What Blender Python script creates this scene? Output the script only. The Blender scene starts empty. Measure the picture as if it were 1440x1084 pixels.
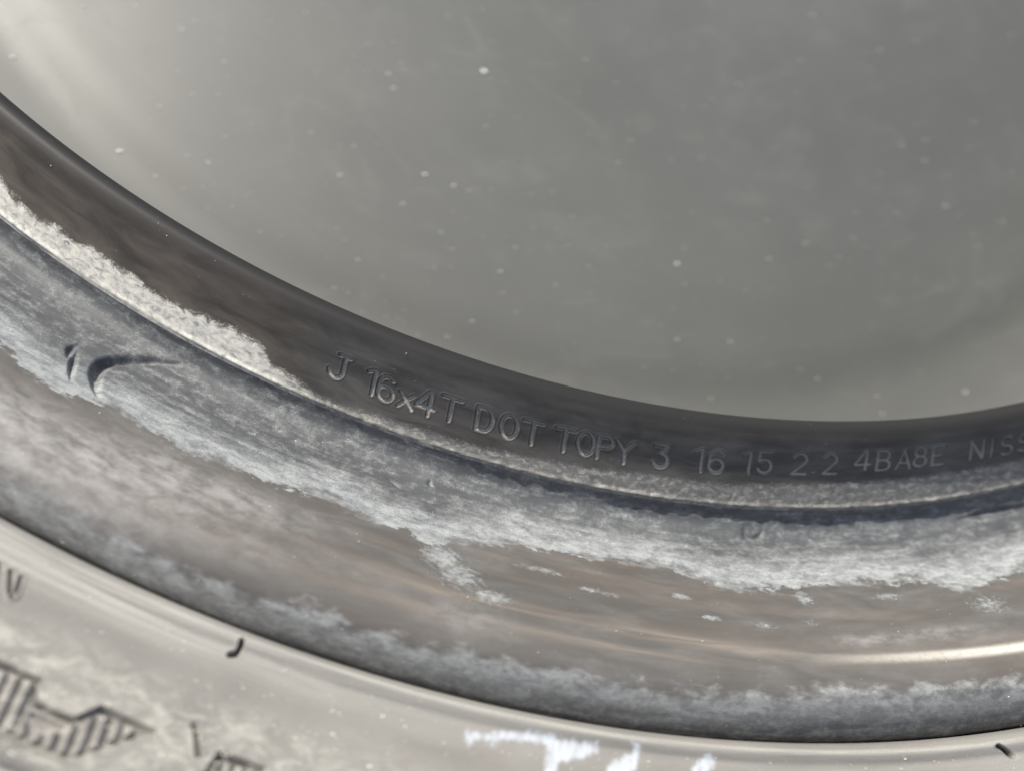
import bpy, math
import numpy as np

# ------------------------------------------------------------------ scene, camera, light
scene = bpy.context.scene
coll = scene.collection
MM = 0.001
LIFT = 118.6            # mm from the ground up to the wheel's own zero plane
rng = np.random.default_rng(7)

# camera in wheel coordinates (mm): axis of the wheel is z, camera at (0,-d,h)
CAM_D, CAM_H, CAM_TILT, CAM_YAW, CAM_ROLL, CAM_F = 237.4129, 124.798, 0.4661, 0.2055, 0.5369, 1499.94
_t, _y = CAM_TILT, CAM_YAW
FW = np.array([math.sin(_t) * math.sin(_y), math.sin(_t) * math.cos(_y), -math.cos(_t)])
_u0 = np.array([math.cos(_t) * math.sin(_y), math.cos(_t) * math.cos(_y), math.sin(_t)])
_r0 = np.cross(FW, _u0)
RT = math.cos(CAM_ROLL) * _r0 + math.sin(CAM_ROLL) * _u0
UP = -math.sin(CAM_ROLL) * _r0 + math.cos(CAM_ROLL) * _u0
CAM = np.array([0.0, -CAM_D, CAM_H])

from mathutils import Matrix
cd = bpy.data.cameras.new("camera")
cam = bpy.data.objects.new("camera", cd)
coll.objects.link(cam)
M = Matrix.Identity(4)
for i in range(3):
    M[i][0], M[i][1], M[i][2] = RT[i], UP[i], -FW[i]
M[0][3], M[1][3], M[2][3] = CAM[0] * MM, CAM[1] * MM, (CAM[2] + LIFT) * MM
cam.matrix_world = M
cd.sensor_fit = 'HORIZONTAL'
cd.sensor_width = 36.0
cd.lens = 36.0 * CAM_F / 1440.0
cd.clip_start = 0.005
cd.clip_end = 500.0
cd.dof.use_dof = True
cd.dof.focus_distance = 0.1435
cd.dof.aperture_fstop = 13.5
cd.dof.aperture_ratio = 0.75
scene.camera = cam

SUN_AZ, SUN_EL = 154.0, 46.0       # degrees: azimuth in the wheel's x-y plane, elevation
w = bpy.data.worlds.new("World")
scene.world = w
w.use_nodes = True
nt = w.node_tree
bg = nt.nodes["Background"]
sky = nt.nodes.new("ShaderNodeTexSky")
sky.sky_type = 'NISHITA'
sky.sun_disc = False
sky.sun_elevation = math.radians(SUN_EL)
sky.sun_rotation = math.radians(90.0 - SUN_AZ)
sky.air_density = 1.0
sky.dust_density = 3.5
sky.ozone_density = 0.7
nt.links.new(sky.outputs[0], bg.inputs[0])
bg.inputs[1].default_value = 0.11
sl = bpy.data.lights.new("sun", 'SUN')
sl.energy = 3.6
sl.angle = math.radians(0.53)
sl.color = (1.0, 0.97, 0.885)
so = bpy.data.objects.new("sun", sl)
coll.objects.link(so)
_az, _el = math.radians(SUN_AZ), math.radians(SUN_EL)
from mathutils import Vector
_sd = Vector((math.cos(_el) * math.cos(_az), math.cos(_el) * math.sin(_az), math.sin(_el)))
so.rotation_euler = _sd.to_track_quat('Z', 'Y').to_euler()
so.location = _sd * 3.0

scene.view_settings.view_transform = 'Standard'
scene.view_settings.look = 'None'
scene.view_settings.gamma = 1.0
scene.view_settings.exposure = 0.35

# ------------------------------------------------------------------ profile of revolution (mm): height over radius
DISC_P = [(33, -37), (60, -37), (80, -37.4), (100, -39.2), (120, -41.6), (138, -44.0), (144, -44.9), (147, -45.6), (149.5, -46.3), (152, -46.75),
          (157, -47.0), (163, -47.0), (167.8, -46.2), (170.4, -43.0), (171.0, -37), (170.9, -28), (170.5, -16), (170.2, -8.8)]
BAND_P = [(170.2, -8.8), (170.9, -6.9), (171.7, -5.9), (172.8, -5.6), (174.0, -6.0), (175.2, -7.2), (176.6, -9.2), (178.0, -11.3), (179.7, -13.0),
          (181.1, -14.35), (181.75, -14.95), (182.0, -15.4)]
RIM_P = [(182.0, -15.4), (182.7, -16.6), (183.9, -17.4), (186.2, -17.3), (189.0, -15.8), (193.2, -12.6), (198.4, -7.9), (203.2, -3.9), (206.4, -1.5),
         (209.0, -0.25), (210.9, -0.2), (212.8, -1.0), (214.4, -2.3), (215.5, -3.5), (215.95, -5.0)]
TYRE_P = [(215.98, -5.0), (216.25, -1.6), (216.75, 0.1), (217.45, 0.9), (218.2, 0.75), (218.9, 0.45), (219.9, 0.65), (223.5, 2.3),
          (230, 5.1), (234.8, 6.6), (235.5, 6.8), (236.0, 7.5), (236.9, 7.9), (237.7, 7.6), (238.2, 6.9), (239.2, 7.0), (246, 8.3), (256, 7.0),
          (270, -0.5), (282, -14), (288.5, -32), (290.0, -55)]


def smooth_profile(pts, step=0.05):
    p = np.array(pts, float)
    q = np.vstack([2 * p[0] - p[1], p, 2 * p[-1] - p[-2]])
    out = []
    for i in range(1, len(q) - 2):
        p0, p1, p2, p3 = q[i - 1], q[i], q[i + 1], q[i + 2]
        n = max(2, int(np.linalg.norm(p2 - p1) / step))
        # centripetal-like tangents scaled by segment length keep the curve from overshooting
        d0, d1, d2 = (np.linalg.norm(b - a) + 1e-9 for a, b in ((p0, p1), (p1, p2), (p2, p3)))
        m1 = ((p1 - p0) / d0 * d1 + (p2 - p1) / d1 * d0) / (d0 + d1) * d1
        m2 = ((p2 - p1) / d1 * d2 + (p3 - p2) / d2 * d1) / (d1 + d2) * d1
        t = np.linspace(0, 1, n, endpoint=False)[:, None]
        out.append((2 * t**3 - 3 * t**2 + 1) * p1 + (t**3 - 2 * t**2 + t) * m1 + (-2 * t**3 + 3 * t**2) * p2 + (t**3 - t**2) * m2)
    out.append(p[-1:])
    return np.vstack(out)


class Surface:
    """surface of revolution: (theta, s) -> point, s is the arc length along the profile"""
    def __init__(self, pts, rref):
        self.P = smooth_profile(pts)
        d = np.linalg.norm(np.diff(self.P, axis=0), axis=1)
        self.S = np.concatenate([[0], np.cumsum(d)])
        self.L = self.S[-1]
        self.rref = rref
        back = np.nonzero(np.diff(self.P[:, 0]) <= 0)[0]
        self.mono = int(back[0]) + 1 if len(back) else len(self.P)   # the stretch where the radius grows
        T = np.gradient(self.P, self.S + np.arange(len(self.S)) * 1e-9, axis=0)
        T /= np.linalg.norm(T, axis=1)[:, None]
        self.N = np.stack([-T[:, 1], T[:, 0]], 1)

    def rz(self, s):
        return np.interp(s, self.S, self.P[:, 0]), np.interp(s, self.S, self.P[:, 1])

    def nrm(self, s):
        return np.interp(s, self.S, self.N[:, 0]), np.interp(s, self.S, self.N[:, 1])

    def from_px(self, x, y):
        """photo pixel (1440x1084) -> (u mm along the circle, s mm) where its ray first meets this surface"""
        d = FW + RT * (x - 720) / CAM_F - UP * (y - 542) / CAM_F
        t = np.linspace(60, 420, 6000)
        q = CAM + t[:, None] * d
        r = np.hypot(q[:, 0], q[:, 1])
        f = q[:, 2] - np.interp(r, self.P[:self.mono, 0], self.P[:self.mono, 1])
        k = np.nonzero((f[:-1] > 0) & (f[1:] <= 0))[0]
        k = k[0] if len(k) else int(np.argmin(np.abs(f)))
        a = f[k] / (f[k] - f[k + 1] + 1e-12)
        c = q[k] + (q[k + 1] - q[k]) * a
        th = math.atan2(c[1], c[0])
        return th * self.rref, float(np.interp(math.hypot(c[0], c[1]), self.P[:self.mono, 0], self.S[:self.mono]))

    def poly_px(self, pts):
        return np.array([self.from_px(x, y) for x, y in pts])


disc_s = Surface(DISC_P, 150.0)
band_s = Surface(BAND_P, 178.0)
rim_s = Surface(RIM_P, 200.0)
tyre_s = Surface(TYRE_P, 228.0)


def theta_axis(spans, coarse):
    """full circle of angles (degrees), with finer steps in the given (start, end, step) spans; starts at -200"""
    out, a = [], -200.0
    while a < 160.0 - 1e-6:
        out.append(a)
        st = coarse
        for (s0, s1, ds) in spans:
            if s0 <= a < s1:
                st = min(st, ds)
        for (s0, s1, ds) in spans:
            if a < s0 < a + st:
                st = s0 - a
        a += st
    return np.radians(np.array(out))


def s_axis(L, spans, coarse):
    out, a = [], 0.0
    while a < L - 1e-6:
        out.append(a)
        st = coarse
        for (s0, s1, ds) in spans:
            if s0 <= a < s1:
                st = min(st, ds)
        for (s0, s1, ds) in spans:
            if a < s0 < a + st:
                st = s0 - a
        a += st
    out.append(L)
    return np.array(out)


def seg_dist(U, S, poly):
    """distance from grid points to an open polyline"""
    best = np.full(U.shape, 1e9)
    for a, b in zip(poly[:-1], poly[1:]):
        d = b - a
        l2 = max(float(d @ d), 1e-12)
        t = np.clip(((U - a[0]) * d[0] + (S - a[1]) * d[1]) / l2, 0, 1)
        best = np.minimum(best, np.hypot(U - a[0] - t * d[0], S - a[1] - t * d[1]))
    return best


def poly_sdf(U, S, poly):
    """signed distance to a closed polygon, positive inside"""
    p = np.vstack([poly, poly[:1]])
    d = seg_dist(U, S, p)
    ins = np.zeros(U.shape, bool)
    for a, b in zip(p[:-1], p[1:]):
        c = ((a[1] > S) != (b[1] > S)) & (U < (b[0] - a[0]) * (S - a[1]) / (b[1] - a[1] + 1e-12) + a[0])
        ins ^= c
    return np.where(ins, d, -d)


def sstep(x, a, b):
    t = np.clip((x - a) / (b - a), 0, 1)
    return t * t * (3 - 2 * t)


def new_mesh(name, V, F, N=None, attrs=None, smooth=True):
    me = bpy.data.meshes.new(name)
    me.vertices.add(len(V))
    me.vertices.foreach_set('co', (np.asarray(V) * 1.0).astype(np.float32).ravel())
    F = np.asarray(F, np.int32)
    k = F.shape[1]
    me.loops.add(F.size)
    me.loops.foreach_set('vertex_index', F.ravel())
    me.polygons.add(len(F))
    me.polygons.foreach_set('loop_start', np.arange(0, F.size, k, dtype=np.int32))
    me.update(calc_edges=True)
    me.polygons.foreach_set('use_smooth', np.full(len(F), smooth))
    for an, av in (attrs or {}).items():
        av = np.asarray(av, np.float32)
        if av.ndim == 2:
            me.attributes.new(an, 'FLOAT_VECTOR', 'POINT').data.foreach_set('vector', av.ravel())
        else:
            me.attributes.new(an, 'FLOAT', 'POINT').data.foreach_set('value', av.ravel())
    me.validate()
    if N is not None:
        me.normals_split_custom_set_from_vertices(np.asarray(N, np.float32))
    return me


def obj(name, me, mat, parent=None):
    o = bpy.data.objects.new(name, me)
    coll.objects.link(o)
    if mat:
        me.materials.append(mat)
    if parent:
        o.parent = parent
    return o


def empty(name, label, cat, loc):
    o = bpy.data.objects.new(name, None)
    coll.objects.link(o)
    o.empty_display_size = 0.05
    o.location = loc
    o['label'] = label
    o['category'] = cat
    return o


def build_grid(surf, th, sv, height, attrs, labels=None):
    """revolved grid; returns list of (label, V, F, N, attrs) with V in metres in wheel coordinates"""
    T, S = np.meshgrid(th, sv, indexing='ij')
    r, z = surf.rz(S)
    nr, nz = surf.nrm(S)
    r = r + nr * height
    z = z + nz * height
    P = np.stack([r * np.cos(T), r * np.sin(T), z], -1) * MM
    # vertex normals by central differences round the closed ring
    du = np.roll(P, -1, 0) - np.roll(P, 1, 0)
    ds = np.gradient(P, axis=1)
    N = np.cross(du, ds)
    N /= np.linalg.norm(N, axis=-1, keepdims=True) + 1e-20
    flip = np.sum(N * np.stack([nr * np.cos(T), nr * np.sin(T), nz], -1), -1) < 0
    N[flip] *= -1
    n, m = P.shape[:2]
    i = np.arange(n)[:, None]
    j = np.arange(m - 1)[None, :]
    i2 = (i + 1) % n
    F = np.stack([i * m + j, i * m + j + 1, i2 * m + j + 1, i2 * m + j], -1).reshape(-1, 4)
    # orientation
    a, b, c = P.reshape(-1, 3)[F[0, 0]], P.reshape(-1, 3)[F[0, 1]], P.reshape(-1, 3)[F[0, 2]]
    if np.dot(np.cross(b - a, c - b), N.reshape(-1, 3)[F[0, 0]]) < 0:
        F = F[:, ::-1]
    V = P.reshape(-1, 3)
    N = N.reshape(-1, 3)
    U = T * surf.rref
    attrs = dict(attrs)
    attrs['surf'] = np.stack([U, S, np.zeros_like(U)], -1).reshape(-1, 3)
    attrs = {k: (v.reshape(-1, 3) if v.ndim == 3 else (v if v.ndim == 2 and v.shape[1] == 3 and v.shape[0] == n * m else v.reshape(-1)))
             for k, v in attrs.items()}
    if labels is None:
        return [(0, V, F, N, attrs)]
    lab = labels
    fl = np.maximum.reduce([lab, np.roll(lab, -1, 0)])
    fl = np.maximum(fl[:, :-1], fl[:, 1:]).reshape(-1)
    out = []
    for l in np.unique(fl):
        Fk = F[fl == l]
        idx, inv = np.unique(Fk, return_inverse=True)
        out.append((int(l), V[idx], inv.reshape(Fk.shape), N[idx], {k: v[idx] for k, v in attrs.items()}))
    return out


# ------------------------------------------------------------------ material helpers
class NB:
    def __init__(self, name):
        self.m = bpy.data.materials.new(name)
        self.m.use_nodes = True
        self.t = self.m.node_tree
        self.b = self.t.nodes['Principled BSDF']

    def n(self, typ):
        return self.t.nodes.new(typ)

    def link(self, a, b):
        self.t.links.new(a, b)

    def put(self, sock, v):
        if hasattr(v, 'is_linked') or hasattr(v, 'links'):
            self.link(v, sock)
        else:
            sock.default_value = v

    def attr(self, name, vec=False):
        a = self.n('ShaderNodeAttribute')
        a.attribute_name = name
        return a.outputs['Vector'] if vec else a.outputs['Fac']

    def math(self, op, a, b=0.0, c=0.0, clamp=False):
        m = self.n('ShaderNodeMath')
        m.operation = op
        m.use_clamp = clamp
        self.put(m.inputs[0], a)
        self.put(m.inputs[1], b)
        if op in ('MULTIPLY_ADD',):
            self.put(m.inputs[2], c)
        return m.outputs[0]

    def add(self, a, b):
        return self.math('ADD', a, b)

    def mul(self, a, b):
        return self.math('MULTIPLY', a, b)

    def ramp(self, x, a, b, lo=0.0, hi=1.0):
        r = self.n('ShaderNodeMapRange')
        r.interpolation_type = 'SMOOTHSTEP'
        self.put(r.inputs[0], x)
        r.inputs[1].default_value, r.inputs[2].default_value = a, b
        r.inputs[3].default_value, r.inputs[4].default_value = lo, hi
        return r.outputs[0]

    def noise(self, scale, detail=4.0, rough=0.55, off=(0, 0, 0), dist=0.0):
        """noise over the surface's own millimetre coordinates; scale = (per mm along the circle, per mm across)"""
        mp = self.n('ShaderNodeMapping')
        self.link(self.attr('surf', True), mp.inputs[0])
        mp.inputs['Location'].default_value = off
        mp.inputs['Scale'].default_value = (scale[0], scale[1], 1)
        nz = self.n('ShaderNodeTexNoise')
        nz.inputs['Scale'].default_value = 1.0
        nz.inputs['Detail'].default_value = detail
        nz.inputs['Roughness'].default_value = rough
        nz.inputs['Distortion'].default_value = dist
        self.link(mp.outputs[0], nz.inputs['Vector'])
        return nz.outputs[0]

    def mix(self, f, a, b):
        m = self.n('ShaderNodeMix')
        m.data_type = 'RGBA'
        self.put(m.inputs[0], f)
        for k, v in ((6, a), (7, b)):
            if isinstance(v, tuple):
                m.inputs[k].default_value = (*v, 1)
            else:
                self.link(v, m.inputs[k])
        return m.outputs[2]

    def bump(self, h, dist_mm, strength=1.0, normal=None):
        b = self.n('ShaderNodeBump')
        b.inputs['Strength'].default_value = strength
        b.inputs['Distance'].default_value = dist_mm * MM
        self.put(b.inputs['Height'], h)
        if normal is not None:
            self.link(normal, b.inputs['Normal'])
        return b.outputs[0]

    def out(self, col, rough, normal=None, spec=0.5, metal=0.0, coat=None):
        if isinstance(col, tuple):
            self.b.inputs['Base Color'].default_value = (*col, 1)
        else:
            self.link(col, self.b.inputs['Base Color'])
        self.put(self.b.inputs['Roughness'], rough)
        self.put(self.b.inputs['Specular IOR Level'], spec)
        self.put(self.b.inputs['Metallic'], metal)
        if coat:
            self.b.inputs['Coat Weight'].default_value = coat[0]
            self.b.inputs['Coat Roughness'].default_value = coat[1]
        if normal is not None:
            self.link(normal, self.b.inputs['Normal'])
        return self.m


PAINT = (0.115, 0.102, 0.092)
PAINT_BROWN = (0.150, 0.118, 0.096)
DIRT = (0.40, 0.41, 0.42)
DIRT_WARM = (0.56, 0.53, 0.46)


def mat_disc():
    k = NB('disc_paint')
    big = k.noise((0.012, 0.02), 2)
    mid = k.noise((0.04, 0.07), 3, 0.5, (7, 3, 0), 0.4)
    fine = k.noise((2.2, 2.2), 3, 0.6, (3, 9, 0))
    f = k.ramp(k.add(k.mul(big, 0.6), k.mul(mid, 0.4)), 0.30, 0.72)
    c = k.mix(f, (0.112, 0.114, 0.105), (0.130, 0.132, 0.122))
    sp = k.ramp(fine, 0.68, 0.76)
    c = k.mix(k.mul(sp, 0.45), c, (0.5, 0.5, 0.48))
    smear = k.ramp(k.noise((0.05, 0.10), 7, 0.66, (41, 13, 0), 1.4), 0.50, 0.70)
    c = k.mix(k.mul(smear, 0.07), c, (0.34, 0.335, 0.315))
    scr = k.ramp(k.noise((0.5, 0.06), 3, 0.5, (5, 51, 0), 2.0), 0.66, 0.72)
    c = k.mix(k.mul(scr, 0.03), c, (0.5, 0.49, 0.46))
    rg = k.add(k.mul(smear, 0.05), 0.47)
    nb = k.bump(k.add(fine, k.mul(mid, 6.0)), 0.012, 0.5)
    return k.out(c, rg, nb, 0.5)


def mat_band():
    k = NB('band_paint')
    d, film_crest_dark_a, inlay = k.attr('dirt'), k.attr('film_crest_dark'), k.attr('inlay')
    n1 = k.noise((0.22, 0.5), 3, 0.6, (0, 4, 0))
    n2 = k.noise((0.8, 1.2), 6, 0.68, (5, 1, 0), 0.8)
    n3 = k.noise((4.0, 5.0), 5, 0.68, (2, 2, 0))
    thick = k.attr('thin')
    amp = k.math('MULTIPLY_ADD', thick, 0.75, 0.25)
    e = k.add(d, k.mul(amp, k.add(k.mul(k.add(n1, -0.5), 1.2), k.mul(k.add(n2, -0.5), 2.4))))
    m = k.ramp(k.add(e, k.mul(k.add(n3, -0.5), 2.0)), -0.45, 0.65)
    patch = k.ramp(k.add(n2, k.mul(k.add(n3, -0.5), 0.7)), 0.46, 0.72)
    thinm = k.add(k.mul(patch, 0.42), 0.20)
    fullm = k.ramp(k.add(n2, k.mul(k.add(n3, -0.5), 0.5)), 0.16, 0.46)
    dens = k.add(k.mul(fullm, thick), k.mul(thinm, k.math('SUBTRACT', 1.0, thick)))
    m = k.mul(m, dens)
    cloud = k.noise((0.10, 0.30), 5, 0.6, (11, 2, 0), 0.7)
    film_crest_dark = k.mul(k.ramp(cloud, 0.28, 0.72, 0.35, 1.0), film_crest_dark_a)
    base = k.mix(film_crest_dark, (0.024, 0.023, 0.022), k.mix(thick, (0.128, 0.122, 0.114), (0.135, 0.116, 0.098)))
    streak = k.ramp(k.noise((0.05, 1.2), 4, 0.5, (3, 17, 0)), 0.54, 0.76)
    base = k.mix(k.mul(streak, k.mul(film_crest_dark_a, 0.38)), base, (0.160, 0.108, 0.078))
    base = k.mix(k.mul(inlay, k.ramp(n3, 0.3, 0.7, 0.35, 1.0)), base, (0.58, 0.55, 0.48))
    c = k.mix(m, base, k.mix(k.ramp(n2, 0.3, 0.7), (0.40, 0.40, 0.39), (0.76, 0.73, 0.64)))
    spk = k.ramp(k.noise((3.0, 3.0), 2, 0.5, (31, 7, 0)), 0.755, 0.80)
    c = k.mix(k.mul(spk, 0.4), c, (0.6, 0.57, 0.5))
    rg = k.math('MULTIPLY_ADD', k.math('MAXIMUM', m, k.mul(inlay, 0.5)), 0.35, 0.52)
    nb = k.bump(k.mul(n3, k.add(m, 0.04)), 0.025, 0.7)
    return k.out(c, rg, nb, 0.32)


def mat_rim():
    k = NB('rim_paint')
    dA, dB, blob, crown_glint = k.attr('dirt_inner'), k.attr('dirt_outer'), k.attr('blob'), k.attr('crown_glint')
    n1 = k.noise((0.16, 0.34), 3, 0.55, (1, 1, 0), 0.4)
    n2 = k.noise((0.34, 0.62), 3, 0.55, (4, 8, 0), 0.3)
    n3 = k.noise((4.2, 4.2), 5, 0.7, (9, 3, 0))
    n4 = k.noise((1.15, 1.35), 8, 0.72, (14, 6, 0), 0.1)
    st = k.noise((0.08, 0.8), 4, 0.55, (6, 2, 0), 0.4)
    soft = k.noise((0.10, 0.22), 3, 0.5, (51, 4, 0))
    c0 = lambda x: k.add(x, -0.5)
    wig = k.add(k.add(k.mul(c0(n1), 2.6), k.mul(c0(n2), 4.6)), k.add(k.mul(c0(n4), 4.0), k.mul(c0(n3), 1.2)))
    eA = k.add(dA, wig)
    # edge of the dust: crisp in places, faded out in others
    hard, faded = k.ramp(eA, -0.25, 0.6), k.ramp(eA, -1.8, 3.2)
    sm = k.ramp(soft, 0.44, 0.60)
    mA = k.add(k.mul(hard, k.math('SUBTRACT', 1.0, sm)), k.mul(faded, sm))
    # a denser crust along the lower edge of the dust, thin streaks towards the groove
    near = k.ramp(eA, 10.0, 1.5)
    denA = k.add(k.mul(near, 0.34), k.add(k.mul(n2, 0.40), k.add(k.mul(st, 0.45), k.mul(n4, 0.55))))
    denA = k.ramp(k.add(denA, k.mul(c0(n3), 0.40)), 0.60, 1.04, 0.06, 1.0)
    mA = k.mul(mA, denA)
    eB = k.add(dB, k.add(k.mul(c0(n1), 2.0), k.add(k.mul(c0(n2), 4.4), k.mul(c0(n4), 2.2))))
    mB = k.mul(k.ramp(eB, -0.8, 1.8), k.ramp(k.add(k.mul(k.ramp(eB, 7.0, 0.4), 0.22), k.add(k.mul(n2, 0.35), k.add(k.mul(st, 0.35), k.mul(n4, 0.55)))), 0.44, 1.02))
    mC = k.mul(blob, k.ramp(k.add(k.mul(n2, 0.6), k.add(k.mul(n1, 0.3), k.mul(n4, 0.35))), 0.30, 0.74))
    fl = k.add(k.mul(k.attr('fleck'), 1.25), k.add(k.mul(c0(n4), 2.4), k.mul(c0(n3), 0.9)))
    mC = k.math('MAXIMUM', mC, k.mul(k.ramp(fl, 0.45, 1.15), k.ramp(k.attr('fleck'), 0.05, 0.3, 0.0, 0.8)))
    hz = k.mul(k.ramp(k.noise((0.06, 0.16), 6, 0.6, (21, 5, 0), 0.8), 0.38, 0.74), 0.24)
    m = k.math('MAXIMUM', k.math('MAXIMUM', mA, k.mul(mB, 0.78)), k.math('MAXIMUM', mC, hz), clamp=True)
    br = k.ramp(k.noise((0.02, 0.35), 4, 0.5, (2, 13, 0)), 0.38, 0.68)
    base = k.mix(br, (0.103, 0.098, 0.090), (0.132, 0.116, 0.101))
    glint_m = k.mul(crown_glint, k.ramp(k.noise((0.05, 0.5), 6, 0.62, (8, 21, 0), 0.6), 0.32, 0.72))
    base = k.mix(glint_m, base, (0.27, 0.235, 0.195))  # sun highlight on the crown, painted into the base as cream bands
    lm = k.mul(k.attr('glint_line'), k.ramp(k.add(n4, k.mul(st, 0.5)), 0.45, 0.85, 0.55, 1.0))
    base = k.mix(lm, base, (0.66, 0.62, 0.54))  # narrow bright glint towards the right, painted as pale colour
    glint_m = k.math('MAXIMUM', glint_m, lm)
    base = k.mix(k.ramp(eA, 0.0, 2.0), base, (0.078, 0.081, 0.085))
    base = k.mix(k.ramp(eB, 2.0, 5.5), base, (0.050, 0.053, 0.058))  # darkens towards the tyre, shade of the falling edge painted into the base
    tone = k.add(k.mul(n2, 0.6), k.mul(n4, 0.4))
    zone = k.math('MAXIMUM', k.ramp(eA, -1.2, 0.4), k.math('MAXIMUM', k.ramp(eB, -0.6, 0.6), k.ramp(k.attr('fleck'), 0.05, 0.3)))
    dcol = k.mix(k.ramp(tone, 0.34, 0.66), k.mix(zone, (0.275, 0.262, 0.252), (0.235, 0.248, 0.258)), k.mix(zone, (0.42, 0.405, 0.39), (0.430, 0.447, 0.438)))
    c = k.mix(k.mul(m, k.math('SUBTRACT', 1.0, k.mul(glint_m, 0.6))), base, dcol)
    grain = k.ramp(n3, 0.35, 0.68, 0.80, 1.12)
    gm = k.n('ShaderNodeMix'); gm.data_type = 'RGBA'; gm.blend_type = 'MULTIPLY'
    k.link(m, gm.inputs[0]); k.link(c, gm.inputs[6])
    cmb = k.n('ShaderNodeCombineColor')
    for q in range(3):
        k.link(grain, cmb.inputs[q])
    k.link(cmb.outputs[0], gm.inputs[7])
    c = gm.outputs[2]
    spk = k.ramp(k.noise((2.2, 2.2), 2, 0.5, (13, 5, 0)), 0.75, 0.80)
    c = k.mix(k.mul(spk, 0.45), c, (0.68, 0.64, 0.52))
    dark = k.ramp(k.noise((0.5, 2.0), 7, 0.70, (17, 29, 0), 0.6), 0.56, 0.68)
    c = k.mix(k.mul(dark, k.mul(mA, k.math('SUBTRACT', 0.9, k.mul(near, 0.65)))), c, (0.085, 0.086, 0.09))
    rg = k.math('MULTIPLY_ADD', m, 0.40, 0.42)
    hb = k.add(k.mul(n3, k.add(m, 0.03)), k.mul(k.mul(n4, m), 1.2))
    nb = k.bump(hb, 0.07, 0.7)
    return k.out(c, rg, nb, 0.45)


def mat_tyre():
    k = NB('tyre_rubber')
    n1 = k.noise((0.05, 0.10), 4, 0.55, (1, 4, 0), 0.5)
    n2 = k.noise((0.30, 0.45), 7, 0.70, (7, 1, 0), 1.2)
    n3 = k.noise((3.5, 3.5), 4, 0.6, (2, 6, 0))
    base = k.mix(k.ramp(n1, 0.35, 0.68), (0.232, 0.220, 0.203), (0.285, 0.273, 0.250))
    dust = k.mul(k.attr('dust'), k.ramp(n2, 0.40, 0.70))
    c = k.mix(k.mul(dust, 0.75), base, (0.54, 0.52, 0.46))
    bead = k.mul(k.attr('bead'), k.ramp(k.noise((0.06, 1.6), 5, 0.6, (3, 3, 0)), 0.25, 0.70, 0.2, 1.0))
    c = k.mix(bead, c, (0.48, 0.465, 0.42))
    spk = k.ramp(k.noise((1.5, 1.5), 3, 0.55, (19, 5, 0)), 0.70, 0.76)
    c = k.mix(k.mul(spk, 0.5), c, (0.66, 0.60, 0.48))
    c = k.mix(k.mul(k.attr('sun_blowout'), k.ramp(n2, 0.25, 0.6, 0.6, 1.0)), c, (0.72, 0.70, 0.64))
    ch = k.attr('chalk')
    cn = k.noise((1.1, 0.35), 6, 0.70, (5, 33, 0))
    cm = k.ramp(k.add(ch, k.add(k.mul(k.add(cn, -0.5), 2.2), k.mul(k.add(n3, -0.5), 1.2))), -0.30, 0.45)
    c = k.mix(k.mul(cm, k.ramp(cn, 0.3, 0.65, 0.45, 0.95)), c, (0.60, 0.645, 0.70))
    cut = k.attr('cut')
    c = k.mix(cut, c, (0.02, 0.02, 0.02))  # cuts blackened, the shade inside them painted into the colour
    gr = k.ramp(n3, 0.35, 0.66)
    c = k.mix(k.mul(gr, 0.14), c, (0.10, 0.095, 0.09))
    rg = k.math('MULTIPLY_ADD', n2, 0.2, 0.68)
    nb = k.bump(k.add(k.mul(n3, 0.7), n2), 0.09, 0.7)
    return k.out(c, rg, nb, 0.3)


def mat_plain(name, col, rough, spec=0.5, metal=0.0):
    k = NB(name)
    return k.out(col, rough, None, spec, metal)


M_DISC, M_BAND, M_RIM, M_TYRE = mat_disc(), mat_band(), mat_rim(), mat_tyre()
M_GRAIN = mat_plain('dust_grain', (0.78, 0.74, 0.64), 0.35, 0.6)
M_GLINT = mat_plain('mineral_glint', (0.85, 0.85, 0.82), 0.22, 0.8, 0.9)
M_WHITE = mat_plain('white_speck', (0.92, 0.92, 0.90), 0.3, 0.6)
M_RIB = M_TYRE

# ------------------------------------------------------------------ ground
kg = NB('asphalt')
tc = kg.n('ShaderNodeTexCoord')
gn = kg.n('ShaderNodeTexNoise')
gn.inputs['Scale'].default_value = 180.0
gn.inputs['Detail'].default_value = 6.0
kg.link(tc.outputs['Object'], gn.inputs['Vector'])
kg.out(kg.mix(gn.outputs[0], (0.035, 0.035, 0.036), (0.11, 0.108, 0.104)), 0.9, kg.bump(gn.outputs[0], 3.0, 0.8), 0.3)
G = 120.0
g = obj('ground', new_mesh('ground', [(-G, -G, 0), (G, -G, 0), (G, G, 0), (-G, G, 0)], [(0, 1, 2, 3)], smooth=False), kg.m)
g['kind'] = 'structure'

# ------------------------------------------------------------------ the wheel
wheel = empty('spare_wheel', 'grey painted steel spare wheel with stamped size lettering and dusty rim groove', 'wheel', (0, 0, LIFT * MM))
tyre = empty('tyre', 'dusty dark rubber tyre round the steel wheel, with hatched emblem and white chalk marks', 'tyre', (0, 0, LIFT * MM))

# disc -----------------------------------------------------------
th = theta_axis([(-128, -12, 0.4)], 3.0)
sv = s_axis(disc_s.L, [(disc_s.L - 32, disc_s.L, 0.5)], 2.0)
for l, V, F, N, A in build_grid(disc_s, th, sv, np.zeros((len(th), len(sv))), {}):
    obj('wheel_disc', new_mesh('wheel_disc', V, F, N, A), M_DISC, wheel)


# stroke letters -------------------------------------------------
def arc(cx, cy, rx, ry, a0, a1, n=14):
    a = np.radians(np.linspace(a0, a1, n))
    return [(cx + rx * math.cos(t), cy + ry * math.sin(t)) for t in a]


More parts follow.
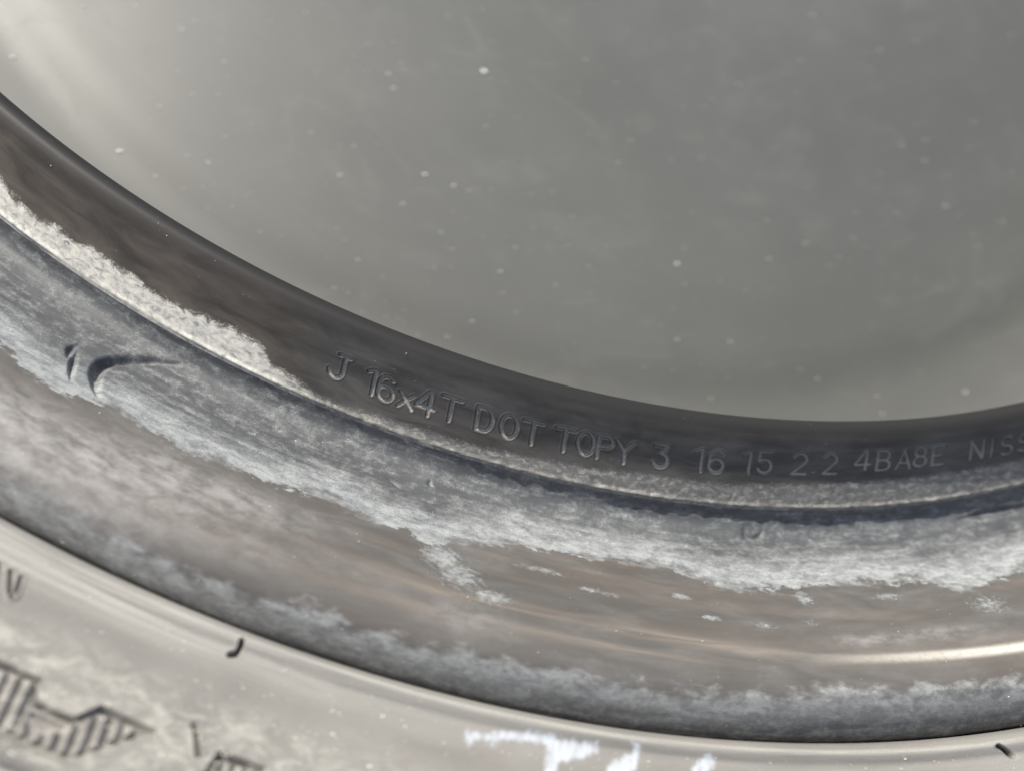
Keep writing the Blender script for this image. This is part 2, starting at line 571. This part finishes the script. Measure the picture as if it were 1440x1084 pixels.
GLYPH = {   # polylines in a box of height 1, x measured from the glyph's centre
    'J': [[(-0.02, 1), (0.38, 1)], [(0.20, 1), (0.20, 0.26)] + arc(-0.06, 0.26, 0.26, 0.26, 0, -180)],
    '1': [[(-0.20, 0.88), (-0.02, 1.0), (0.05, 1.0), (0.05, 0)]],
    '6': [arc(0.0, 0.29, 0.29, 0.29, 0, 360, 22), [(-0.29, 0.29), (-0.29, 0.50)] + arc(0.02, 0.60, 0.30, 0.40, 165, 48)],
    'x': [[(-0.26, 0.62), (0.26, 0.02)], [(0.26, 0.62), (-0.26, 0.02)]],
    '4': [[(0.12, 0), (0.12, 1), (0.05, 1), (-0.36, 0.34), (-0.36, 0.29), (0.30, 0.29)]],
    'T': [[(-0.36, 1), (0.36, 1)], [(0, 1), (0, 0)]],
    'D': [[(-0.28, 0), (-0.28, 1), (0.0, 1)] + arc(0.0, 0.5, 0.31, 0.5, 90, -90) + [(-0.28, 0)]],
    'O': [arc(0, 0.5, 0.31, 0.5, 0, 360, 26)],
    'P': [[(-0.26, 0), (-0.26, 1), (0.04, 1)] + arc(0.04, 0.75, 0.25, 0.25, 90, -90) + [(-0.26, 0.5)]],
    'Y': [[(-0.34, 1), (0, 0.5), (0, 0)], [(0.34, 1), (0, 0.5)]],
    '3': [[(-0.26, 1), (0.26, 1), (0.0, 0.60)] + arc(0.0, 0.30, 0.29, 0.30, 90, -160)],
    '5': [[(0.26, 1), (-0.22, 1), (-0.24, 0.56)] + arc(-0.01, 0.32, 0.29, 0.32, 125, -155)],
    '2': [arc(0, 0.72, 0.27, 0.28, 165, -25) + [(-0.28, 0), (0.30, 0)]],
    '.': [[(-0.02, 0.08), (0.02, 0.08)]],
    'B': [[(-0.27, 0), (-0.27, 1), (0.02, 1)] + arc(0.02, 0.76, 0.23, 0.24, 90, -90) + [(-0.27, 0.52)],
          [(0.02, 0.52)] + arc(0.02, 0.26, 0.28, 0.26, 90, -90) + [(-0.27, 0)]],
    'A': [[(-0.33, 0), (0, 1), (0.33, 0)], [(-0.22, 0.34), (0.22, 0.34)]],
    '8': [arc(0, 0.76, 0.23, 0.24, 0, 360, 20), arc(0, 0.27, 0.28, 0.27, 0, 360, 22)],
    'E': [[(0.27, 1), (-0.25, 1), (-0.25, 0), (0.27, 0)], [(-0.25, 0.52), (0.16, 0.52)]],
    'N': [[(-0.30, 0), (-0.30, 1), (0.30, 0), (0.30, 1)]],
    'I': [[(0, 0), (0, 1)]],
    'S': [arc(0.0, 0.75, 0.26, 0.25, 30, 270, 14) + arc(0.0, 0.25, 0.29, 0.25, 90, -150, 14)],
}
# letter, photo pixel of its centre
TEXT = [('J', 476, 515), ('1', 524, 537), ('6', 543, 546), ('x', 572, 557), ('4', 600, 566), ('T', 634, 575), ('D', 681, 589),
        ('O', 716, 599), ('T', 749, 608), ('T', 794, 618), ('O', 824, 623), ('P', 850, 629), ('Y', 878, 635), ('3', 929, 641),
        ('1', 985, 647), ('6', 1008, 649), ('1', 1053, 651), ('5', 1076, 651), ('2', 1125, 653), ('.', 1146, 653), ('2', 1168, 653),
        ('4', 1215, 648), ('B', 1243, 648), ('A', 1272, 647), ('8', 1295, 643), ('E', 1320, 641), ('N', 1375, 633), ('I', 1396, 630),
        ('S', 1417, 627), ('S', 1441, 622)]
LETTER_H = 3.65     # mm

band_top = [(0, 250), (17, 277), (37, 295), (55, 312), (77, 317), (100, 338), (133, 352), (158, 372), (183, 387), (208, 405), (247, 430),
            (290, 447), (333, 467), (370, 489), (380, 512), (417, 533), (453, 552), (540, 577), (662, 616), (756, 636), (906, 658),
            (1022, 671), (1139, 671), (1194, 669), (1331, 655), (1440, 636)]
bt = band_s.poly_px([(x, y + (9 if x > 440 else 0)) for x, y in band_top])
txt = [(c, *band_s.from_px(x, y)) for c, x, y in TEXT]
s_lo = min(t[2] for t in txt) - 2.6
s_hi = max(t[2] for t in txt) + 2.6
t_lo = math.degrees(txt[0][1] / 178.0) - 1.2
t_hi = math.degrees(txt[-1][1] / 178.0) + 1.2
th = theta_axis([(-118, -54, 0.12), (t_lo, t_hi, 0.026)], 2.0)
sv = s_axis(band_s.L, [(0, band_s.L, 0.16), (s_lo, s_hi, 0.08)], 0.16)
T, S = np.meshgrid(th, sv, indexing='ij')
U = T * 178.0
H = np.zeros_like(U)
LAB = np.zeros(U.shape, int)
HW = 0.295
INLAY = np.zeros_like(U)
for k, (ch, u0, s0) in enumerate(txt):
    i0, i1 = np.searchsorted(th, [(u0 - 2.8) / 178.0, (u0 + 2.8) / 178.0])
    j0, j1 = np.searchsorted(sv, [s0 - 2.8, s0 + 2.8])
    if i1 <= i0 or j1 <= j0:
        continue
    uu, ss = U[i0:i1, j0:j1], S[i0:i1, j0:j1]
    d = np.full(uu.shape, 1e9)
    lean = -0.11 - 0.17 * (u0 - txt[0][1]) / (txt[-1][1] - txt[0][1])     # the stamp row leans back a little more along its run
    for pl in GLYPH[ch]:
        q = np.array(pl, float)
        # slight hand-stamp tilt and size change from letter to letter
        jit = rng.normal(0, 0.015)
        q = np.stack([u0 + (q[:, 0] * 1.04 + (jit + lean) * (q[:, 1] - 0.5)) * LETTER_H, s0 - (q[:, 1] - 0.5) * LETTER_H], 1)
        d = np.minimum(d, seg_dist(uu, ss, q))
    dep = rng.uniform(0.20, 0.28)
    h = -dep * np.sqrt(np.clip(1 - (d / HW) ** 2, 0, 1)) + 0.045 * np.exp(-((d - HW - 0.13) / 0.11) ** 2)
    H[i0:i1, j0:j1] += h
    low_glint = sstep(ss - s0, -1.9, 1.9)  # lower ends paler, their sunlit glint painted into the letter fill
    INLAY[i0:i1, j0:j1] = np.maximum(INLAY[i0:i1, j0:j1], (1 - sstep(d, HW * 0.45, HW * 0.95)) * (0.55 + 0.45 * low_glint))
    LAB[i0:i1, j0:j1] = np.where(d < HW + 0.02, k + 1, LAB[i0:i1, j0:j1])
dirt = S - np.interp(U, bt[:, 0], bt[:, 1])
# thick crust only on the left stretch, thin cover further along
ub = band_s.from_px(375, 505)[0]
uc = band_s.from_px(470, 560)[0]
thin = 1.0 - 0.92 * sstep(U, ub - 2, uc)
ridge_s = band_s.S[np.argmin(np.abs(band_s.P[:, 0] - 181.6))]
rough = rng.normal(0, 1, U.shape[0])
rough = np.convolve(np.concatenate([rough[-20:], rough, rough[:20]]), np.hanning(37) / np.hanning(37).sum() * 1.5, 'same')[20:-20]
H += np.exp(-((S - ridge_s) / 0.22) ** 2) * (0.16 + 0.30 * np.clip(rough[:, None] + 0.1, -0.4, 0.8))
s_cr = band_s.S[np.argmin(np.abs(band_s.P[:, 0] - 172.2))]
film_crest_dark = sstep(S, s_cr + 0.2, s_cr + 5.0)  # film fades out at the crest, painting its dark reflection into the colour
par = {}
names = []
for l, V, F, N, A in build_grid(band_s, th, sv, H, {'dirt': dirt, 'thin': thin, 'film_crest_dark': film_crest_dark, 'inlay': INLAY}, LAB):
    if l == 0:
        band_o = obj('lettering_band', new_mesh('lettering_band', V, F, N, A), M_BAND, wheel)
    else:
        o = obj('stamped_letter', new_mesh('stamped_letter', V, F, N, A), M_BAND, band_o)

# rim flange -----------------------------------------------------
edge_in = [(0, 480), (30, 520), (80, 547), (100, 556), (165, 577), (210, 605), (260, 635), (320, 655), (380, 680), (440, 695), (480, 710),
           (530, 735), (570, 745), (600, 765), (660, 762), (720, 765), (795, 780), (870, 790), (945, 800), (995, 820), (1045, 832), (1145, 825),
           (1220, 820), (1295, 817), (1360, 830), (1440, 802)]
edge_out = [(0, 670), (60, 690), (100, 715), (150, 745), (200, 765), (250, 795), (300, 810), (360, 835), (425, 845), (500, 875), (575, 895),
            (650, 910), (720, 928), (820, 945), (970, 968), (1070, 970), (1170, 962), (1320, 960), (1440, 950)]
ei, eo = rim_s.poly_px(edge_in), rim_s.poly_px(edge_out)
th = theta_axis([(-120, -54, 0.07)], 2.0)
sv = s_axis(rim_s.L, [(0, rim_s.L - 6, 0.22)], 0.5)
T, S = np.meshgrid(th, sv, indexing='ij')
U = T * 200.0
dA = np.interp(U, ei[:, 0], ei[:, 1]) - S
dB = S - np.interp(U, eo[:, 0], eo[:, 1])
blob = np.zeros_like(U)
fleck = np.zeros_like(U)
for x, y, ru, rs, a in [(20, 600, 16, 7, .95), (140, 650, 16, 6, .9), (240, 670, 12, 5, .8), (330, 700, 10, 4, .7), (80, 700, 12, 4, .6), (420, 720, 9, 2.2, .35),
                        (20, 560, 6, 3, .5), (622, 782, 3.5, 3.5, 1.0), (645, 808, 4.0, 3.5, .85), (690, 838, 4.0, 2.2, .8), (660, 870, 6, 3, .4), (760, 800, 5, 1.0, .75),
                        (830, 828, 2.6, .8, .8), (958, 838, 1.6, .9, 1.), (1000, 868, 1.8, .8, .9), (858, 835, 2.0, .7, .7), (1075, 880, 2.4, 1., .7),
                        (1140, 875, 1.6, 1., .7), (1130, 840, 1.6, 2.2, .9), (1250, 838, 3, 1.0, .9), (1390, 850, 4, 3, .7), (1230, 900, 7, 1.6, .5),
                        (1320, 890, 9, 1.4, .5), (340, 760, 8, 3, .35), (500, 800, 9, 3, .25)]:
    u0, s0 = rim_s.from_px(x, y)
    g_ = a * np.exp(-((U - u0) / ru) ** 2 - ((S - s0) / rs) ** 2)
    if ru >= 6:
        blob = np.maximum(blob, g_)
    else:
        fleck = np.maximum(fleck, g_)
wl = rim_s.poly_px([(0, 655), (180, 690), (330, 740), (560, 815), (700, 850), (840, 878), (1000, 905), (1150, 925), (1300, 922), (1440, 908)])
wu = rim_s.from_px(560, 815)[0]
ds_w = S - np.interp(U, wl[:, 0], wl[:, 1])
crown_glint = np.maximum(np.exp(-(ds_w / 1.1) ** 2), 0.7 * np.exp(-((ds_w - 3.2) / 1.0) ** 2) * (1 - sstep(U, rim_s.from_px(1000, 920)[0], rim_s.from_px(1150, 930)[0])))  # mask of the painted highlight bands along the crown
crown_glint = crown_glint * (0.25 + 0.75 * sstep(U, wu - 8, wu + 4))
glint_right = sstep(U, rim_s.from_px(1080, 920)[0], rim_s.from_px(1400, 910)[0])
crown_glint = crown_glint * (1 - 0.8 * glint_right)
glint_line = glint_right * np.exp(-(np.abs(ds_w) / 0.75) ** 3)  # mask of the painted sun glint, a thin streak
H = np.zeros_like(U)
# very shallow rolling rings on the crown of the flange
H += 0.05 * np.sin((S - 20.0) * 2.1) * np.exp(-((S - 28.0) / 5.0) ** 2)


def groove(H, surf, U, S, px, hw, dep, lip=0.0, taper=(0.35, 0.35)):
    """a scratch: gaussian trough along a polyline, narrowing and shallowing towards its ends"""
    q = surf.poly_px(px)
    ln = np.concatenate([[0], np.cumsum(np.linalg.norm(np.diff(q, axis=0), axis=1))])
    n = max(6, int(ln[-1] / 0.35))
    t = np.linspace(0, ln[-1], n)
    q = np.stack([np.interp(t, ln, q[:, 0]), np.interp(t, ln, q[:, 1])], 1)
    f = t / ln[-1]
    k_ = sstep(f, -0.12, taper[0]) * (1 - sstep(f, 1 - taper[1], 1.12))
    ii = np.nonzero((U[:, 0] > q[:, 0].min() - 3) & (U[:, 0] < q[:, 0].max() + 3))[0]
    a, b = ii[0], ii[-1] + 1
    h = np.zeros_like(H[a:b])
    for (p0, p1, w0) in zip(q[:-1], q[1:], 0.5 * (k_[:-1] + k_[1:])):
        d = seg_dist(U[a:b], S[a:b], np.array([p0, p1]))
        ww = hw * (0.35 + 0.65 * w0)
        h = np.minimum(h, -dep * w0 * np.exp(-(d / ww) ** 2.6))
    H[a:b] += h


groove(H, rim_s, U, S, [(252, 514), (214, 508), (182, 505.6), (158, 507.5), (145, 511), (138, 518), (134, 529), (134, 540), (138, 556)], 0.75, 1.3, taper=(0.45, 0.35))
groove(H, rim_s, U, S, [(150, 512), (142, 520), (140, 532)], 0.3, 0.3)
groove(H, rim_s, U, S, [(110, 485), (99, 491), (95, 503)], 0.42, 0.7, taper=(0.5, 0.5))
groove(H, rim_s, U, S, [(109, 495), (103, 509), (100, 523), (100, 536)], 0.38, 0.8, taper=(0.4, 0.5))
groove(H, rim_s, U, S, [(1346, 731), (1392, 720), (1450, 711), (1480, 706)], 0.55, 0.9)
groove(H, rim_s, U, S, [(1380, 745), (1420, 741), (1460, 734)], 0.4, 0.4)
groove(H, rim_s, U, S, [(1046, 741), (1049, 754), (1058, 759), (1068, 755), (1072, 745)], 0.5, 0.5)
groove(H, rim_s, U, S, [(606, 674), (603, 680), (610, 685)], 0.25, 0.3)
groove(H, rim_s, U, S, [(545, 672), (560, 684), (578, 690)], 0.25, 0.25)
for l, V, F, N, A in build_grid(rim_s, th, sv, H, {'dirt_inner': dA, 'dirt_outer': dB, 'blob': blob, 'crown_glint': crown_glint, 'glint_right': glint_right, 'glint_line': glint_line, 'fleck': fleck}):
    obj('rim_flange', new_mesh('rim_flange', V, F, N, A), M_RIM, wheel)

# inner barrel of the rim, under the tyre, so that the wheel is whole
BAR = Surface([(205.0, -8.0), (203.5, -20), (201.5, -34), (190, -40), (188, -70), (200.5, -78), (203.5, -100), (214, -110)], 200.0)
th = theta_axis([], 3.0)
sv = s_axis(BAR.L, [], 2.5)
for l, V, F, N, A in build_grid(BAR, th, sv, np.zeros((len(th), len(sv))), {}):
    obj('rim_barrel', new_mesh('rim_barrel', V, F, None, A), M_DISC, wheel)

# ------------------------------------------------------------------ the tyre
th = theta_axis([(-104, -60, 0.09), (-101, -88, 0.028)], 2.0)
s_em0 = tyre_s.from_px(0, 900)[1]
s_top = tyre_s.from_px(0, 1084)[1] + 4
sv = s_axis(tyre_s.L, [(0, s_em0, 0.22), (s_em0 - 4, s_top, 0.11)], 1.6)
T, S = np.meshgrid(th, sv, indexing='ij')
U = T * 228.0
H = np.zeros_like(U)
LAB = np.zeros(U.shape, int)
PXMM = 0.083
LBL = {}


def window(surf, th, sv, q, pad):
    i0, i1 = np.searchsorted(th, [(q[:, 0].min() - pad) / surf.rref, (q[:, 0].max() + pad) / surf.rref])
    j0, j1 = np.searchsorted(sv, [q[:, 1].min() - pad, q[:, 1].max() + pad])
    return slice(i0, i1), slice(j0, j1)


def emblem(poly_px, rib_a, rib_b, rib_step_px, key, slots=(), hollow=()):
    """recessed badge: sunk floor with a plain border, slanted ribs standing inside it"""
    q = tyre_s.poly_px(poly_px)
    w_ = window(tyre_s, th, sv, q, 1.0)
    u, s = U[w_], S[w_]
    sd = poly_sdf(u, s, q)
    a, b = tyre_s.poly_px([rib_a, rib_b])
    dirv = (b - a) / np.linalg.norm(b - a)
    per = np.array([-dirv[1], dirv[0]])
    if per[0] < 0:
        per = -per
    step = rib_step_px * PXMM
    x = ((u - a[0]) * per[0] + (s - a[1]) * per[1]) / step
    idx = np.floor(x).astype(int)
    fr = x - idx
    prof = sstep(fr, 0.10, 0.36) * (1 - sstep(fr, 0.66, 0.92))
    inner = sstep(sd, 0.42, 0.62)
    for hq in hollow:
        inner = inner * (1 - sstep(poly_sdf(u, s, tyre_s.poly_px(hq)), -0.25, 0.05))
    h = -0.80 * sstep(sd, -0.06, 0.10) + 0.66 * prof * inner
    for sl_ in slots:
        d = seg_dist(u, s, tyre_s.poly_px(sl_[0]))
        h -= sl_[1] * np.exp(-(d / sl_[2]) ** 4)
    H[w_] += h
    rib = (inner > 0.5) & (prof > 0.35)
    base = 1000 * key
    lab = np.where(sd > -0.05, base, 0)
    lab = np.where(rib, base + 1 + idx - idx.min(), lab)
    LAB[w_] = np.maximum(LAB[w_], lab)


emblem([(-40, 912), (0, 930), (58, 954), (50, 986.5), (103, 1009), (142, 992), (220, 1027), (147, 1051), (100, 1067), (83, 1066), (0, 1030), (-40, 1012)],
       (118, 1000), (98, 1052), 16.5, 1,
       slots=[([(44, 1000), (88, 1019)], 0.5, 0.2), ([(-40, 914), (0, 932), (57, 955)], 0.7, 0.2), ([(50, 955), (51, 986)], 0.4, 0.14), ([(52, 988.5), (102, 1010)], 0.7, 0.2), ([(143, 994), (218, 1027)], 0.7, 0.2)],
       hollow=[[(36, 990), (98, 1010), (92, 1024), (66, 1024), (38, 1034)]])
emblem([(307, 1057), (373, 1078), (372, 1100), (340, 1120), (268, 1112)], (330, 1075), (318, 1110), 15.0, 2, slots=[([(308, 1058), (372, 1079)], 0.7, 0.2)])

cut = np.zeros_like(U)


def tyre_cut(px, hw, dep, key, black, lip=0.0):
    q = tyre_s.poly_px(px)
    w_ = window(tyre_s, th, sv, q, 1.5)
    d = seg_dist(U[w_], S[w_], q)
    H[w_] += -dep * np.exp(-(d / hw) ** 4) + lip * np.exp(-((d - 1.8 * hw) / (0.8 * hw)) ** 2)
    cut[w_] = np.maximum(cut[w_], black * np.exp(-(d / (hw * 0.9)) ** 4))
    if key:
        LAB[w_] = np.where((d < hw * 1.15) & (LAB[w_] == 0), key, LAB[w_])


tyre_cut([(340, 901), (339, 908), (336, 914), (332, 919), (323, 920)], 0.26, 1.1, 3, 0.9, 0.04)
tyre_cut([(274, 1020), (274.6, 1022)], 0.36, 0.5, 4, 0.5, 0.04)
tyre_cut([(275, 1024), (279, 1062)], 0.22, 0.8, 4, 0.75, 0.12)
tyre_cut([(1405, 1049), (1425, 1063)], 0.26, 1.0, 5, 0.9)
tyre_cut([(15.5, 803), (14.4, 829), (17, 838)], 0.24, 0.45, 6, 0.25, 0.16)
tyre_cut([(31, 810), (23, 832), (17, 842)], 0.20, 0.30, 6, 0.2, 0.12)
tyre_cut([(-1, 793), (0, 801)], 0.24, 0.45, 6, 0.25, 0.1)

chalk = np.full(U.shape, -5.0)
CH = [[(50, 180), (190, 205), (240, 190), (300, 180), (480, 190), (620, 235), (800, 250), (800, 310), (720, 340), (575, 375), (560, 500), (495, 500),
       (515, 270), (400, 245), (265, 232), (205, 278), (180, 238), (110, 242), (65, 292), (50, 235)],
      [(840, 440), (900, 345), (1000, 305), (1000, 250), (1062, 250), (1050, 300), (1015, 390), (960, 470), (860, 500)],
      [(1335, 395), (1380, 345), (1440, 322), (1475, 360), (1430, 420), (1345, 440)]]
for c_ in CH:
    q = tyre_s.poly_px([(640 + x / 4, 980 + y / 4) for x, y in c_])
    w_ = window(tyre_s, th, sv, q, 3)
    chalk[w_] = np.maximum(chalk[w_], poly_sdf(U[w_], S[w_], q))
# gritty dust on the lower sidewall round the badge, paler bead
s_d0 = tyre_s.from_px(200, 960)[1]
dust = sstep(S, s_d0 - 3.5, s_d0 + 2.5)
ud0, ud1 = tyre_s.from_px(420, 1000)[0], tyre_s.from_px(800, 1060)[0]
s_rg = tyre_s.S[np.argmin(np.abs(tyre_s.P[:, 0] - 238.3))]
sun_blowout = sstep(S, s_rg, s_rg + 0.8)  # sidewall past the ridge whitened, painting its sunlit overexposure into the colour
dust = dust * (1 - 0.75 * sstep(U, ud0, ud1))
sb = tyre_s.from_px(60, 790)[1]
bead = np.exp(-((S - sb) / 2.4) ** 2) * (1 - 0.8 * sstep(U, tyre_s.from_px(150, 830)[0], tyre_s.from_px(640, 985)[0]))
s_rib = tyre_s.S[np.argmin(np.abs(tyre_s.P[:, 0] - 217.4))]
bead = np.maximum(bead, 0.85 * np.exp(-((S - s_rib) / 0.42) ** 4))

pieces = build_grid(tyre_s, th, sv, H, {'sun_blowout': sun_blowout, 'dust': dust, 'bead': bead, 'chalk': chalk, 'cut': cut}, LAB)
emb = {}
for l, V, F, N, A in pieces:
    if l == 0:
        obj('sidewall', new_mesh('sidewall', V, F, N, A), M_TYRE, tyre)
    elif l in (3, 4, 5):
        obj('cut_mark', new_mesh('cut_mark', V, F, N, A), M_TYRE, tyre)
    elif l == 6:
        obj('moulded_letter', new_mesh('moulded_letter', V, F, N, A), M_TYRE, tyre)
    elif l % 1000 == 0:
        emb[l // 1000] = obj('emblem', new_mesh('emblem', V, F, N, A), M_TYRE, tyre)
for l, V, F, N, A in pieces:
    if l > 1000 and l % 1000:
        obj('emblem_rib', new_mesh('emblem_rib', V, F, N, A), M_RIB, emb.get(l // 1000, tyre))

# lower half of the tyre, mirrored: rests on the ground
LOW = Surface([(203.8, -100.0), (216.0, -110.0), (224, -113), (246, -118.2), (256, -117.0), (270, -109.5), (282, -96), (288.5, -78), (290.0, -55)], 228.0)
th2 = theta_axis([], 2.0)
sv2 = s_axis(LOW.L, [], 2.0)
z0 = np.zeros((len(th2), len(sv2)))
for l, V, F, N, A in build_grid(LOW, th2, sv2, z0, {'chalk': z0 - 5}):
    obj('tread_and_inner_sidewall', new_mesh('tread_and_inner_sidewall', V, F, None, A), M_TYRE, tyre)


# ------------------------------------------------------------------ loose dust
def grains(name, label, surf, pts, rads, mat):
    base = np.array([(1, 0, 0), (-1, 0, 0), (0, 1, 0), (0, -1, 0), (0, 0, 1), (0, 0, -1)], float)
    tri = np.array([(0, 2, 4), (2, 1, 4), (1, 3, 4), (3, 0, 4), (2, 0, 5), (1, 2, 5), (3, 1, 5), (0, 3, 5)])
    # one subdivision, pushed to the sphere
    vs, fs, cache = [tuple(v) for v in base], [], {}

    def mid(a, b):
        k_ = (min(a, b), max(a, b))
        if k_ not in cache:
            p = np.array(vs[a]) + np.array(vs[b])
            vs.append(tuple(p / np.linalg.norm(p)))
            cache[k_] = len(vs) - 1
        return cache[k_]
    for a, b, c in tri:
        ab, bc, ca = mid(a, b), mid(b, c), mid(c, a)
        fs += [(a, ab, ca), (ab, b, bc), (ca, bc, c), (ab, bc, ca)]
    vs, fs = np.array(vs), np.array(fs)
    VV, FF = [], []
    for k_, ((u, s), rd) in enumerate(zip(pts, rads)):
        t = u / surf.rref
        r, z = surf.rz(s)
        nr, nz = surf.nrm(s)
        c = np.array([(r + nr * rd * 0.15) * math.cos(t), (r + nr * rd * 0.15) * math.sin(t), z + nz * rd * 0.15])
        q = vs * np.array([rng.uniform(0.8, 1.6), rng.uniform(0.5, 0.9), rng.uniform(0.3, 0.6)]) * (1 + rng.normal(0, 0.18, (len(vs), 1)))
        a = rng.uniform(0, 6.28)
        R_ = np.array([[math.cos(a), -math.sin(a), 0], [math.sin(a), math.cos(a), 0], [0, 0, 1]])
        VV.append((q @ R_.T * rd + c) * MM)
        FF.append(fs + k_ * len(vs))
    me = new_mesh(name, np.vstack(VV), np.vstack(FF), smooth=True)
    o = obj(name, me, mat)
    o.location = (0, 0, LIFT * MM)
    o['kind'] = 'stuff'
    o['label'] = label
    o['category'] = 'dust'
    return o


def scatter_px(surf, n, x0, x1, y0, y1, test=None):
    out = []
    while len(out) < n:
        x, y = rng.uniform(x0, x1), rng.uniform(y0, y1)
        if test and not test(x, y):
            continue
        out.append(surf.from_px(x, y))
    return out


c1x = [0, 167, 333, 490, 671, 833, 987, 1180, 1336, 1440]
c1y = [133, 253, 356, 438, 512, 551, 578, 590, 585, 575]
above = lambda x, y: y < np.interp(x, c1x, c1y) - 6
p1 = scatter_px(disc_s, 850, -60, 1500, -60, 590, above)
grains('dust_grain', 'fine pale dust grains sprinkled over the grey wheel disc', disc_s, p1, rng.gamma(0.9, 0.055, len(p1)) + 0.022, M_GRAIN)
big = [(681, 101), (169, 213), (952, 371), (598, 246), (478, 247), (470, 405), (255, 42), (660, 268), (691, 267), (850, 346), (1133, 342), (1081, 364),
       (1369, 172), (1138, 205), (1237, 244), (1203, 298), (515, 99), (498, 205), (620, 327), (150, 25), (264, 219), (293, 229), (120, 37), (190, 8),
       (567, 99), (812, 130), (728, 165), (497, 206), (790, 348), (1260, 300), (1408, 312), (1330, 290), (1300, 226), (1330, 245)]
p2 = [disc_s.from_px(x, y) for x, y in big]
grains('glinting_speck', 'few bright glinting specks lying on the grey wheel disc', disc_s, p2, np.array([0.50, 0.36, 0.34, 0.30, 0.28] + list(rng.uniform(0.10, 0.22, len(p2) - 5))), M_WHITE)

below3 = lambda x, y: y > np.interp(x, [0, 180, 432, 740, 992, 1218, 1440], [760, 845, 940, 1025, 1060, 1068, 1060])
p3 = scatter_px(tyre_s, 260, -20, 1460, 745, 1084, below3)
left3 = lambda x, y: y > np.interp(x, [0, 200, 420, 560], [900, 960, 1030, 1084])
p3 += scatter_px(tyre_s, 220, -20, 560, 880, 1084, left3)
grains('sand_grain', 'yellowish sand grains scattered over the tyre sidewall', tyre_s, p3, rng.gamma(2.0, 0.022, len(p3)) + 0.03, M_GRAIN)
between = lambda x, y: np.interp(x, [0, 340, 760, 1120, 1440], [335, 545, 690, 730, 705]) < y < np.interp(x, [0, 180, 432, 740, 992, 1218, 1440], [720, 815, 910, 995, 1030, 1038, 1028])
p4 = scatter_px(rim_s, 170, -20, 1460, 330, 1040, between)
grains('grit', 'specks of light grit caught on the rim flange', rim_s, p4, rng.gamma(2.0, 0.016, len(p4)) + 0.02, M_GRAIN)
onband = lambda x, y: np.interp(x, c1x, c1y) + 6 < y < np.interp(x, c1x, c1y) + 110
p5 = scatter_px(band_s, 110, -20, 1460, 130, 720, onband)
grains('lint_speck', 'tiny light specks on the dark lettering band', band_s, p5, rng.gamma(2.0, 0.010, len(p5)) + 0.015, M_GLINT)
